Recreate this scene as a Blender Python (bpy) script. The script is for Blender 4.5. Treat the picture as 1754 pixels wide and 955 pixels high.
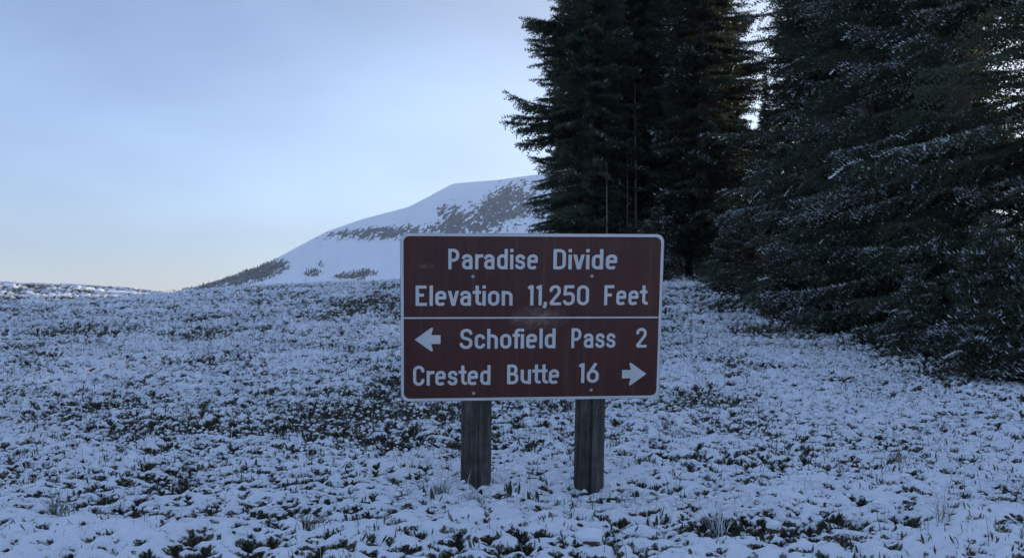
import bpy, math
import numpy as np
from mathutils import Vector, Matrix

# ------------------------------------------------------------------ camera, sky, sun, exposure
scene = bpy.context.scene
for o in list(bpy.data.objects):
    bpy.data.objects.remove(o)
C = scene.collection
EYE = 1.15                       # camera height over the ground at the sign posts
FPX, IMG_W, IMG_H = 1519.0, 1754.0, 955.0
cam_d = bpy.data.cameras.new('camera')
cam_d.sensor_width = 36.0
cam_d.lens = 36.0 * FPX / IMG_W
cam_d.clip_start, cam_d.clip_end = 0.05, 20000
cam = bpy.data.objects.new('camera', cam_d)
C.objects.link(cam)
cam.location = (0, 0, EYE)
cam.rotation_euler = (math.radians(90 + 1.0), 0, 0)
scene.camera = cam

SUN_AZ, SUN_EL = math.radians(32.5), math.radians(12.5)     # azimuth to the right of +Y
sun_dir = Vector((math.sin(SUN_AZ) * math.cos(SUN_EL), math.cos(SUN_AZ) * math.cos(SUN_EL), math.sin(SUN_EL)))
sl = bpy.data.lights.new('sun', 'SUN')
sl.energy = 2.2
sl.angle = math.radians(0.5)
sl.color = (1.0, 0.86, 0.68)
so = bpy.data.objects.new('sun', sl)
C.objects.link(so)
so.rotation_euler = sun_dir.to_track_quat('Z', 'Y').to_euler()

world = bpy.data.worlds.new('World')
scene.world = world
world.use_nodes = True
wn, wl = world.node_tree.nodes, world.node_tree.links
wn.clear()
w_out = wn.new('ShaderNodeOutputWorld')
w_bg = wn.new('ShaderNodeBackground')
w_bg.inputs['Strength'].default_value = 0.15
sky = wn.new('ShaderNodeTexSky')
sky.sky_type = 'NISHITA'
sky.sun_disc = False
sky.sun_elevation = SUN_EL
sky.sun_rotation = SUN_AZ
sky.altitude = 3400
sky.air_density = 1.25
sky.dust_density = 0.8
sky.ozone_density = 1.0
# thin high cloud: one even veil over the whole sky, in long soft streaks
w_tc = wn.new('ShaderNodeTexCoord')
w_map = wn.new('ShaderNodeMapping')
w_map.inputs['Rotation'].default_value = (0.0, math.radians(18), math.radians(25))
w_map.inputs['Scale'].default_value = (1.2, 1.2, 4.2)
w_n = wn.new('ShaderNodeTexNoise')
w_n.inputs['Scale'].default_value = 1.7
w_n.inputs['Detail'].default_value = 5
w_n.inputs['Roughness'].default_value = 0.48
w_ramp = wn.new('ShaderNodeMapRange')
w_ramp.inputs['From Min'].default_value = 0.36
w_ramp.inputs['From Max'].default_value = 0.72
w_ramp.inputs['To Min'].default_value = 0.80
w_ramp.inputs['To Max'].default_value = 0.88
w_mix = wn.new('ShaderNodeMix')
w_mix.data_type = 'RGBA'
wl.new(w_tc.outputs['Generated'], w_map.inputs['Vector'])
wl.new(w_map.outputs['Vector'], w_n.inputs['Vector'])
wl.new(w_n.outputs['Fac'], w_ramp.inputs['Value'])
wl.new(w_ramp.outputs['Result'], w_mix.inputs['Factor'])
wl.new(sky.outputs['Color'], w_mix.inputs['A'])
# the veil's own pale blue-grey, thicker and darker in broad bands
w_n2 = wn.new('ShaderNodeTexNoise')
w_n2.inputs['Scale'].default_value = 1.15
w_n2.inputs['Detail'].default_value = 4.5
w_map2 = wn.new('ShaderNodeMapping')
w_map2.inputs['Location'].default_value = (-4.56, 1.15, -4.55)
w_map2.inputs['Rotation'].default_value = (0.0, math.radians(14), 0.0)
w_map2.inputs['Scale'].default_value = (1.0, 1.0, 2.6)
wl.new(w_tc.outputs['Generated'], w_map2.inputs['Vector'])
wl.new(w_map2.outputs['Vector'], w_n2.inputs['Vector'])
w_r2 = wn.new('ShaderNodeValToRGB')
w_r2.color_ramp.elements[0].position = 0.36
w_r2.color_ramp.elements[0].color = (0.30, 0.48, 0.98, 1)
w_r2.color_ramp.elements[1].position = 0.66
w_r2.color_ramp.elements[1].color = (0.90, 1.27, 2.20, 1)
wl.new(w_n2.outputs['Fac'], w_r2.inputs['Fac'])
# thin cloud scatters sunlight forward: the veil is brighter and whiter around the sun
w_dot = wn.new('ShaderNodeVectorMath'); w_dot.operation = 'DOT_PRODUCT'
w_dot.inputs[1].default_value = tuple(sun_dir)
wl.new(w_tc.outputs['Generated'], w_dot.inputs[0])
w_cl0 = wn.new('ShaderNodeMath'); w_cl0.operation = 'MAXIMUM'; w_cl0.inputs[1].default_value = 0.0
wl.new(w_dot.outputs['Value'], w_cl0.inputs[0])
w_pw = wn.new('ShaderNodeMath'); w_pw.operation = 'POWER'; w_pw.inputs[1].default_value = 5.0
wl.new(w_cl0.outputs[0], w_pw.inputs[0])
w_fs = wn.new('ShaderNodeMix'); w_fs.data_type = 'RGBA'; w_fs.blend_type = 'ADD'
w_fs.inputs['B'].default_value = (1.45, 1.32, 1.10, 1)
wl.new(w_pw.outputs[0], w_fs.inputs['Factor'])
wl.new(w_r2.outputs['Color'], w_fs.inputs['A'])
wl.new(w_fs.outputs['Result'], w_mix.inputs['B'])
wl.new(w_mix.outputs['Result'], w_bg.inputs['Color'])
wl.new(w_bg.outputs['Background'], w_out.inputs['Surface'])

vs = scene.view_settings
vs.view_transform = 'Standard'
vs.look = 'None'
vs.exposure = 1.5
vs.gamma = 1.0
vs.use_curve_mapping = False
scene.cycles.max_bounces = 6
scene.cycles.diffuse_bounces = 3
scene.cycles.use_denoising = True

# ------------------------------------------------------------------ helpers
def perlin(x, y, seed=0):
    rs = np.random.RandomState(seed)
    p = rs.permutation(256)
    ang = rs.rand(256) * 2 * np.pi
    gx, gy = np.cos(ang), np.sin(ang)
    xi, yi = np.floor(x).astype(np.int64), np.floor(y).astype(np.int64)
    xf, yf = x - xi, y - yi
    u, v = xf * xf * xf * (xf * (xf * 6 - 15) + 10), yf * yf * yf * (yf * (yf * 6 - 15) + 10)
    def g(ix, iy, dx, dy):
        h = p[(p[ix & 255] + iy) & 255]
        return gx[h] * dx + gy[h] * dy
    a = g(xi, yi, xf, yf); b = g(xi + 1, yi, xf - 1, yf)
    c = g(xi, yi + 1, xf, yf - 1); d = g(xi + 1, yi + 1, xf - 1, yf - 1)
    return ((a + u * (b - a)) * (1 - v) + (c + u * (d - c)) * v) * 1.5

def fbm(x, y, oct=4, seed=0):
    s, a, t = 0, 1.0, 0
    for k in range(oct):
        s = s + a * perlin(x * 2 ** k, y * 2 ** k, seed + k * 7); t += a; a *= 0.5
    return s / t

def sstep(a, b, x):
    t = np.clip((x - a) / (b - a), 0, 1)
    return t * t * (3 - 2 * t)

def mesh_np(name, V, F, smooth=False, mats=(), mat_idx=None, attrs=None):
    """V (n,3), F (m,k) with k 3 or 4"""
    V = np.asarray(V, np.float32); F = np.asarray(F, np.int32)
    k = F.shape[1]
    me = bpy.data.meshes.new(name)
    me.vertices.add(len(V)); me.vertices.foreach_set('co', V.ravel())
    me.loops.add(F.size); me.loops.foreach_set('vertex_index', F.ravel())
    me.polygons.add(len(F)); me.polygons.foreach_set('loop_start', np.arange(0, F.size, k, dtype=np.int32))
    for m in mats:
        me.materials.append(m)
    if mat_idx is not None:
        me.polygons.foreach_set('material_index', np.asarray(mat_idx, np.int32))
    me.polygons.foreach_set('use_smooth', np.full(len(F), smooth, bool))
    me.update(calc_edges=True)
    for an, av in (attrs or {}).items():
        at = me.attributes.new(an, 'FLOAT', 'POINT')
        at.data.foreach_set('value', np.asarray(av, np.float32).ravel())
    return me

def obj(name, me, parent=None):
    o = bpy.data.objects.new(name, me)
    C.objects.link(o)
    if parent is not None:
        o.parent = parent
    return o

def tag(o, label=None, cat=None, group=None, kind=None):
    if label: o['label'] = label
    if cat: o['category'] = cat
    if group: o['group'] = group
    if kind: o['kind'] = kind
    return o

def copy_tree(o, parent=None):
    c = o.copy(); C.objects.link(c); c.parent = parent
    for ch in list(o.children):
        copy_tree(ch, c)
    return c

def new_mat(name):
    m = bpy.data.materials.new(name); m.use_nodes = True
    n, l = m.node_tree.nodes, m.node_tree.links
    return m, n, l, n['Principled BSDF']

def noise_node(n, l, scale, detail=3, rough=0.55, coord='Object', vec_scale=None):
    tc = n.new('ShaderNodeTexCoord')
    t = n.new('ShaderNodeTexNoise')
    t.inputs['Scale'].default_value = scale; t.inputs['Detail'].default_value = detail
    t.inputs['Roughness'].default_value = rough
    if vec_scale:
        mp = n.new('ShaderNodeMapping'); mp.inputs['Scale'].default_value = vec_scale
        l.new(tc.outputs[coord], mp.inputs['Vector']); l.new(mp.outputs['Vector'], t.inputs['Vector'])
    else:
        l.new(tc.outputs[coord], t.inputs['Vector'])
    return t

def ramp2(n, l, fac, c0, c1, p0=0.3, p1=0.7):
    r = n.new('ShaderNodeValToRGB')
    r.color_ramp.elements[0].color = (*c0, 1); r.color_ramp.elements[0].position = p0
    r.color_ramp.elements[1].color = (*c1, 1); r.color_ramp.elements[1].position = p1
    l.new(fac, r.inputs['Fac'])
    return r

def add_bump(n, l, bsdf, height, strength, dist):
    b = n.new('ShaderNodeBump'); b.inputs['Strength'].default_value = strength; b.inputs['Distance'].default_value = dist
    l.new(height, b.inputs['Height']); l.new(b.outputs['Normal'], bsdf.inputs['Normal'])

def mat_noise(name, c0, c1, scale, rough=0.8, bump=0.0, bscale=None, vec_scale=None, spec=0.3, p0=0.3, p1=0.7, metallic=0.0):
    m, n, l, b = new_mat(name)
    t = noise_node(n, l, scale, 4, 0.6, 'Object', vec_scale)
    r = ramp2(n, l, t.outputs['Fac'], c0, c1, p0, p1)
    l.new(r.outputs['Color'], b.inputs['Base Color'])
    b.inputs['Roughness'].default_value = rough
    b.inputs['Specular IOR Level'].default_value = spec
    b.inputs['Metallic'].default_value = metallic
    if bump:
        t2 = noise_node(n, l, bscale or scale * 3, 4, 0.6, 'Object', vec_scale)
        add_bump(n, l, b, t2.outputs['Fac'], 1.0, bump)
    return m

SNOW_A, SNOW_B = (0.88, 0.90, 0.93), (0.94, 0.95, 0.97)

# ------------------------------------------------------------------ ground
# bare or grassy hollows: x, y, half width x, half width y, strength
BARE = [(1.20, 4.45, .32, .11, 3.2), (1.03, 4.33, .22, .08, 2.0), (1.42, 4.22, .24, .08, 2.6),
        (-2.00, 4.27, .14, .05, 1.2), (-1.98, 5.20, .12, .08, 1.3), (.42, 4.12, .14, .04, 1.6), (2.03, 5.35, .10, .07, 1.2), (1.55, 5.55, .14, .10, 1.2), (1.75, 5.1, .16, .07, 1.2),
        (1.9, 9.0, .35, .5, 1.0), (2.7, 9.6, .3, .4, .8), (2.4, 4.4, .20, .05, 1.1),
        (-3.0, 6.8, .35, .2, .8), (-1.6, 7.6, .3, .3, .8), (-.35, 4.75, .16, .06, 1.1),
        (-2.7, 13.5, .8, .8, .6), (-5, 16, .9, 1.0, .5), (3.4, 12.5, .5, .9, .6), (4.3, 15.5, .6, 1.2, .8)]
def soil_spot(x, y):
    return sum(np.exp(-(((x - bx) / rx) ** 2 + ((y - by) / ry) ** 2)) for bx, by, rx, ry, st in BARE if st > 1.9)
CR_X = np.array([-60, -30, -21.9, -19.4, -16.9, -14.7, -13.2, -10.7, -8.2, -4.9, 0, 6.8, 14, 30, 60])
CR_Z = np.array([.9, .75, .48, .41, .08, -.12, -.02, .34, .42, .56, .75, .80, .75, .6, .8])

def base_height(x, y):
    zc = np.interp(x, CR_X, CR_Z)
    t = np.clip((y - 4.5) / 33.5, 0, 1)
    s = t * t * (3 - 2 * t)
    z = (zc + EYE) * s
    d = np.clip(y - 38, 0, None)
    z = z - np.where(d < 40, 0.0018 * d * d, 0.0018 * 1600 + 0.144 * (d - 40))
    floor = -26.0
    z = np.where(z < floor + 6, floor + 6 * np.exp(np.clip((z - floor - 6) / 6, -40, 0)), z)
    z = z - 0.05 * np.exp(-(((x - .50) / .25) ** 2 + ((y - 5.2) / .35) ** 2))
    z = z + 0.10 * fbm(x / 5.5, y / 5.5, 2, 3) * sstep(7, 16, y) * (1 - .6 * sstep(24, 34, y))
    return z

def relief(x, y):
    """micro relief (m) and snow cover 0..1"""
    far = sstep(8, 22, y)
    wx = x + .05 * perlin(x / .3, y / .3, 50); wy = y + .05 * perlin(x / .3, y / .3, 51)
    n0 = perlin(x / 2.3, y / 2.3, 11)
    n1 = perlin(wx / .85, wy / .70, 12)
    n2 = perlin(wx / .27, wy / .22, 13)
    n3 = perlin(wx / .105, wy / .085, 14)
    n4 = perlin(x / .045, y / .04, 15)
    n5 = perlin(x / .019, y / .019, 16)
    h = .055 * n1 + .034 * (1 - np.abs(n2) * 1.6) * (1 + .8 * far) + .030 * n3 * (1 + far) + .014 * n4 - .062
    bare = np.zeros_like(x)
    for bx, by, rx, ry, st in BARE:
        bare = np.maximum(bare, st * np.exp(-(((x - bx) / rx) ** 2 + ((y - by) / ry) ** 2)))
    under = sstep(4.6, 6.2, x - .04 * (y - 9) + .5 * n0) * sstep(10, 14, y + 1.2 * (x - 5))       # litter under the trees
    mid = sstep(5, 9, y)
    bare = bare * (.45 + .9 * n3 + .5 * n2)
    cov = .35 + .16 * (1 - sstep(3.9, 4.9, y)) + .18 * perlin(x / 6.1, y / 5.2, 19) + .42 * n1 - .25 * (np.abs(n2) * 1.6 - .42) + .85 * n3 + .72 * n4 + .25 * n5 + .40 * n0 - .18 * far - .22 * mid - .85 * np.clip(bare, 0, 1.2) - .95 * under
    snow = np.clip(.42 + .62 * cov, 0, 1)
    h = h + .042 * sstep(-.25, .45, cov) - .025 * bare
    return h, snow, far

# rows: fine where the photo looks at the ground, coarse elsewhere, out to the horizon
ys = [3.3]
while ys[-1] < 46:
    ys.append(ys[-1] * (1.0026 + 0.0042 * min(1, max(0, (ys[-1] - 4.5) / 22))))
far_rows = [48, 52, 58, 66, 78, 95, 120, 160, 220, 320, 480, 700, 1000, 1500, 2300, 3000]
near_rows = [-400, -120, -60, -30, -15, -8, -4, -1.5, 0, 1.2, 2.1, 2.8, 3.1]
ys = np.array(near_rows + ys + far_rows)
us = np.arange(-0.66, 0.6601, 0.00262)
out_u = np.array([.68, .71, .76, .84, .95, 1.1, 1.4, 2.0, 3.2, 6.0])
us = np.concatenate([-out_u[::-1], us, out_u])
half = np.where(ys < 3.3, 3.3 + (3.3 - ys) * 0.6, ys)
GX = us[None, :] * half[:, None]
GY = np.repeat(ys[:, None], len(us), 1)
rl, sn, farw = relief(GX, GY)
fine = (sstep(2.5, 3.3, GY) * (1 - sstep(46, 60, GY)) * (1 - sstep(.66, .9, np.abs(GX) / np.maximum(half[:, None], .1))))
GZ = base_height(GX, GY) + rl * fine
nr, nc = GX.shape
# snow slides off the steepest little faces
dzx = np.gradient(GZ, axis=1) / np.maximum(np.abs(np.gradient(GX, axis=1)), 1e-4)
dzy = np.gradient(GZ, axis=0) / np.maximum(np.abs(np.gradient(GY, axis=0)), 1e-4)
steep = np.sqrt(dzx ** 2 + dzy ** 2)
sn = sn - .30 * sstep(.6, 1.6, steep) * fine
idx = np.arange(nr * nc).reshape(nr, nc)
F = np.stack([idx[:-1, :-1], idx[:-1, 1:], idx[1:, 1:], idx[1:, :-1]], -1).reshape(-1, 4)

m_ground, n, l, b = new_mat('snow_dusted_meadow')
at = n.new('ShaderNodeAttribute'); at.attribute_name = 'snow'
fn = noise_node(n, l, 42, 5, 0.7)
add = n.new('ShaderNodeMath'); add.operation = 'MULTIPLY_ADD'
add.inputs[1].default_value = 1.5; l.new(fn.outputs['Fac'], add.inputs[0])
sub = n.new('ShaderNodeMath'); sub.operation = 'SUBTRACT'; sub.inputs[1].default_value = 0.75
l.new(at.outputs['Fac'], sub.inputs[0]); l.new(sub.outputs[0], add.inputs[2])
mr = n.new('ShaderNodeMapRange'); mr.interpolation_type = 'SMOOTHSTEP'
mr.inputs['From Min'].default_value = 0.38; mr.inputs['From Max'].default_value = 0.54
l.new(add.outputs[0], mr.inputs['Value'])
mrv = n.new('ShaderNodeMapRange'); mrv.interpolation_type = 'SMOOTHSTEP'
mrv.inputs['From Min'].default_value = 0.24; mrv.inputs['From Max'].default_value = 0.44
l.new(add.outputs[0], mrv.inputs['Value'])
sc_n = noise_node(n, l, 3, 4)
snow_c = ramp2(n, l, sc_n.outputs['Fac'], SNOW_A, SNOW_B)
so_n = noise_node(n, l, 14, 5, .7)
soil = n.new('ShaderNodeValToRGB')
soil.color_ramp.elements[0].color = (.008, .007, .006, 1); soil.color_ramp.elements[0].position = .3
soil.color_ramp.elements[1].color = (.105, .082, .055, 1); soil.color_ramp.elements[1].position = .75
e = soil.color_ramp.elements.new(.52); e.color = (.032, .030, .015, 1)
l.new(so_n.outputs['Fac'], soil.inputs['Fac'])
mx = n.new('ShaderNodeMix'); mx.data_type = 'RGBA'
l.new(mr.outputs['Result'], mx.inputs['Factor'])
fr_c = ramp2(n, l, noise_node(n, l, 30, 4, .7).outputs['Fac'], (.09, .088, .055), (.34, .32, .25))
mxv = n.new('ShaderNodeMix'); mxv.data_type = 'RGBA'
l.new(mrv.outputs['Result'], mxv.inputs['Factor'])
l.new(soil.outputs['Color'], mxv.inputs['A']); l.new(fr_c.outputs['Color'], mxv.inputs['B'])
l.new(mxv.outputs['Result'], mx.inputs['A']); l.new(snow_c.outputs['Color'], mx.inputs['B'])
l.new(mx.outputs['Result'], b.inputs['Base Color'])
b.inputs['Roughness'].default_value = .75; b.inputs['Specular IOR Level'].default_value = .2
bn = noise_node(n, l, 34, 5, .62)
add_bump(n, l, b, bn.outputs['Fac'], .8, .030)

me = mesh_np('meadow_ground', np.stack([GX, GY, GZ], -1).reshape(-1, 3), F, True, [m_ground], None, {'snow': sn})
tag(obj('meadow_ground', me), kind='structure')

def ground_z(x, y):
    x = np.asarray(x, float); y = np.asarray(y, float)
    return base_height(x, y) + relief(x, y)[0]

# ------------------------------------------------------------------ mountain
RY = 1250.0
k = RY / FPX
RPX = np.array([-900, -200, 150, 260, 300, 345, 400, 440, 470, 510, 560, 620, 700, 740, 775, 810, 850, 915, 1000, 1100, 1250, 1500, 1800, 2400])
RPY = np.array([560, 545, 520, 508, 499, 488, 472, 459, 444, 422, 396, 375, 354, 333, 314, 311, 308, 299, 290, 288, 296, 330, 380, 480])
RX = (RPX - 877) * k
RZ = EYE + (504 - RPY) * k
gx = np.linspace(RX[2], RX[-4], 520); gyv = np.concatenate([np.linspace(RY - 520, RY - 8, 150), np.linspace(RY, RY + 500, 30)])
MX, MY = np.meshgrid(gx, gyv)
kern = np.exp(-np.linspace(-2, 2, 15) ** 2); kern /= kern.sum()
ridge = np.convolve(np.interp(np.concatenate([gx[0] - np.arange(7, 0, -1), gx, gx[-1] + np.arange(1, 8)]), RX, RZ), kern, 'valid')
foot = -40.0
front = np.clip((RY - MY) / 520, 0, 1); back = np.clip((MY - RY) / 500, 0, 1)
prof = np.where(MY <= RY, 1 - .35 * front - .65 * front ** .9 * sstep(0, 1, front) - .0, 1 - back ** 1.3)
prof = np.where(MY <= RY, (1 - front) ** 1.25, prof)
MZ = foot + (ridge[None, :] - foot) * prof
amp = sstep(0.0, .12, front)
gull = fbm(MX / 55 + MY / 400, MY / 260, 4, 31)
MZ = MZ + amp * (gull * 11 - np.abs(fbm(MX / 30 + MY / 300, MY / 150, 3, 38)) * 9 + fbm(MX / 26, MY / 26, 3, 35) * 4.0)
# where the rock and scrub lie bare on the slope (metres)
def MPX(px): return (px - 877) * k
rn = fbm((MX + .8 * MZ) / 20, (MZ - .4 * MX) / 12, 5, 41) ; rn2 = fbm((MX - .9 * MZ) / 6, (MZ + .5 * MX) / 9, 4, 47); rn3 = fbm(MX / 60, MZ / 25, 3, 44)
MXe, MZe = MX * RY / MY, (MZ - EYE) * RY / MY
def patch(px, py, rx, ry, tilt=0.0):
    cxm, czm = MPX(px), (504 - py) * k
    dx, dz = MXe - cxm, MZe - czm
    c, s = math.cos(tilt), math.sin(tilt)
    u, v = (c * dx + s * dz) / (rx * k), (-s * dx + c * dz) / (ry * k)
    return np.exp(-(u * u + v * v))
band = patch(590, 401, 55, 9, .12) * .8 + patch(650, 403, 50, 11, .05) + patch(700, 395, 60, 10, .05) * .8
rocky = patch(890, 345, 40, 40, .3) * .8 + patch(830, 368, 50, 26, .5) * 1.1 + patch(775, 375, 18, 28, -.3) + patch(870, 350, 30, 24, .4) + patch(757, 362, 10, 14) * .7 + patch(800, 392, 60, 10) * .9
low = patch(445, 468, 40, 13, .35) * 1.3 + patch(380, 484, 60, 12, .25) * 1.5 + patch(535, 468, 16, 8) * .9 + patch(610, 472, 34, 8, .1) * 1.4 + patch(550, 453, 12, 5) * .7 + patch(470, 458, 22, 10) * .9
right = sstep(MPX(905), MPX(960), MXe) * .7
rn4 = fbm(MX / 4.0, MZ / 2.2, 3, 49)
psum = np.clip(band + rocky + low + right, 0, 1.3)
rockv = psum * .80 + (rn * .6 + rn2 * .9 + rn4 * 1.1) * (.42 + .58 * np.clip(psum * 1.4, 0, 1)) - .44
rock = sstep(-.18, .42, rockv) * .80
MZ = MZ + rock * (1.0 + 3.0 * np.abs(rn2) + 2.0 * np.abs(rn4)) * amp
nr2, nc2 = MX.shape
idx = np.arange(nr2 * nc2).reshape(nr2, nc2)
F = np.stack([idx[:-1, :-1], idx[:-1, 1:], idx[1:, 1:], idx[1:, :-1]], -1).reshape(-1, 4)
m_mtn, n, l, b = new_mat('mountain_snow_and_rock')
at = n.new('ShaderNodeAttribute'); at.attribute_name = 'rock'
t = noise_node(n, l, .35, 5, .7)
ad = n.new('ShaderNodeMath'); ad.operation = 'MULTIPLY_ADD'; ad.inputs[1].default_value = .8
l.new(t.outputs['Fac'], ad.inputs[0]); l.new(at.outputs['Fac'], ad.inputs[2])
mr = n.new('ShaderNodeMapRange'); mr.inputs['From Min'].default_value = .72; mr.inputs['From Max'].default_value = 1.0
l.new(ad.outputs[0], mr.inputs['Value'])
rc = ramp2(n, l, noise_node(n, l, .12, 5, .65).outputs['Fac'], (.045, .050, .060), (.15, .155, .17))
scn = ramp2(n, l, noise_node(n, l, .02, 4).outputs['Fac'], SNOW_A, SNOW_B)
mx = n.new('ShaderNodeMix'); mx.data_type = 'RGBA'
l.new(mr.outputs['Result'], mx.inputs['Factor']); l.new(scn.outputs['Color'], mx.inputs['A']); l.new(rc.outputs['Color'], mx.inputs['B'])
l.new(mx.outputs['Result'], b.inputs['Base Color']); b.inputs['Roughness'].default_value = .9; b.inputs['Specular IOR Level'].default_value = .1
me = mesh_np('mountain', np.stack([MX, MY, MZ], -1).reshape(-1, 3), F, True, [m_mtn], None, {'rock': rock})
tag(obj('mountain', me), 'broad snow-covered mountain with dark rock bands rising behind the sign', 'mountain', kind='structure')

# far conifers on the left shoulder of the mountain and in patches at its foot, too small to count
m_fartree = mat_noise('far_conifer_green', (.012, .018, .014), (.04, .05, .04), .5, .9)
rs = np.random.RandomState(5)
TV, TF = [], []
sel = np.where(((low > .38) | ((band > .5) & (rn2 > .32)))  & (rn3 > -.35) & (MY < RY))
pick = rs.permutation(len(sel[0]))[:1300]
for q in pick:
    i, j = sel[0][q], sel[1][q]
    hh = rs.uniform(1.6, 4.2); r0 = hh * rs.uniform(.16, .26)
    cx_, cy_, cz_ = MX[i, j] + rs.uniform(-1, 1), MY[i, j] + rs.uniform(-1, 1), MZ[i, j] - .5
    s0 = sum(len(v) for v in TV)
    ring = []
    for lev, (fr, zz) in enumerate(((1, .05), (.45, .42), (.75, .40), (.2, .78), (.42, .72))):
        a = np.arange(6) / 6 * 2 * np.pi + rs.rand()
        rr = r0 * fr * rs.uniform(.7, 1.2, 6)
        ring.append(np.stack([cx_ + rr * np.cos(a), cy_ + rr * np.sin(a), np.full(6, cz_ + hh * zz) + rs.uniform(-.2, .2, 6)], -1))
    TV.append(np.concatenate(ring + [np.array([[cx_, cy_, cz_ + hh]])]))
    for lo, hi in ((0, 1), (2, 3)):
        for q2 in range(6):
            a0, a1 = s0 + lo * 6 + q2, s0 + lo * 6 + (q2 + 1) % 6
            b0, b1 = s0 + hi * 6 + q2, s0 + hi * 6 + (q2 + 1) % 6
            TF += [(a0, a1, b1), (a0, b1, b0)]
    for q2 in range(6):
        TF.append((s0 + 24 + q2, s0 + 24 + (q2 + 1) % 6, s0 + 30))
tag(obj('far_conifers', mesh_np('far_conifers', np.concatenate(TV), TF, False, [m_fartree])), 'dark scattered conifers on the far snowy mountain slope', 'forest', kind='stuff')

# ------------------------------------------------------------------ spruce trees
m_needle, n, l, b = new_mat('spruce_needles')
t = noise_node(n, l, 1.1, 4, .6)
oi = n.new('ShaderNodeObjectInfo')
r = n.new('ShaderNodeValToRGB')
r.color_ramp.elements[0].color = (.050, .066, .042, 1); r.color_ramp.elements[0].position = .25
r.color_ramp.elements[1].color = (.110, .130, .082, 1); r.color_ramp.elements[1].position = .8
l.new(t.outputs['Fac'], r.inputs['Fac'])
hs = n.new('ShaderNodeHueSaturation')
mv = n.new('ShaderNodeMapRange'); mv.inputs['To Min'].default_value = .75; mv.inputs['To Max'].default_value = 1.25
l.new(oi.outputs['Random'], mv.inputs['Value']); l.new(mv.outputs['Result'], hs.inputs['Value'])
l.new(r.outputs['Color'], hs.inputs['Color'])
l.new(hs.outputs['Color'], b.inputs['Base Color'])
b.inputs['Roughness'].default_value = .55; b.inputs['Specular IOR Level'].default_value = .3
tr = n.new('ShaderNodeBsdfTranslucent'); l.new(hs.outputs['Color'], tr.inputs['Color'])
ms = n.new('ShaderNodeMixShader'); ms.inputs['Fac'].default_value = .35
l.new(b.outputs['BSDF'], ms.inputs[1]); l.new(tr.outputs['BSDF'], ms.inputs[2])
l.new(ms.outputs['Shader'], n['Material Output'].inputs['Surface'])
m_bark = mat_noise('spruce_bark', (.05, .045, .04), (.20, .18, .16), 9, .9, .02, 20, (1, 1, .25))
m_dead = mat_noise('dead_grey_wood', (.10, .09, .085), (.26, .245, .22), 8, .9, .01, 24, (1, 1, .2))
m_frost = mat_noise('frosted_needles', (.34, .37, .38), (.72, .75, .79), 30, .8, 0, None, None, .2)
m_tsnow = mat_noise('snow_on_boughs', SNOW_A, SNOW_B, 6, .7, .01, 40, None, .2)

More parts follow.
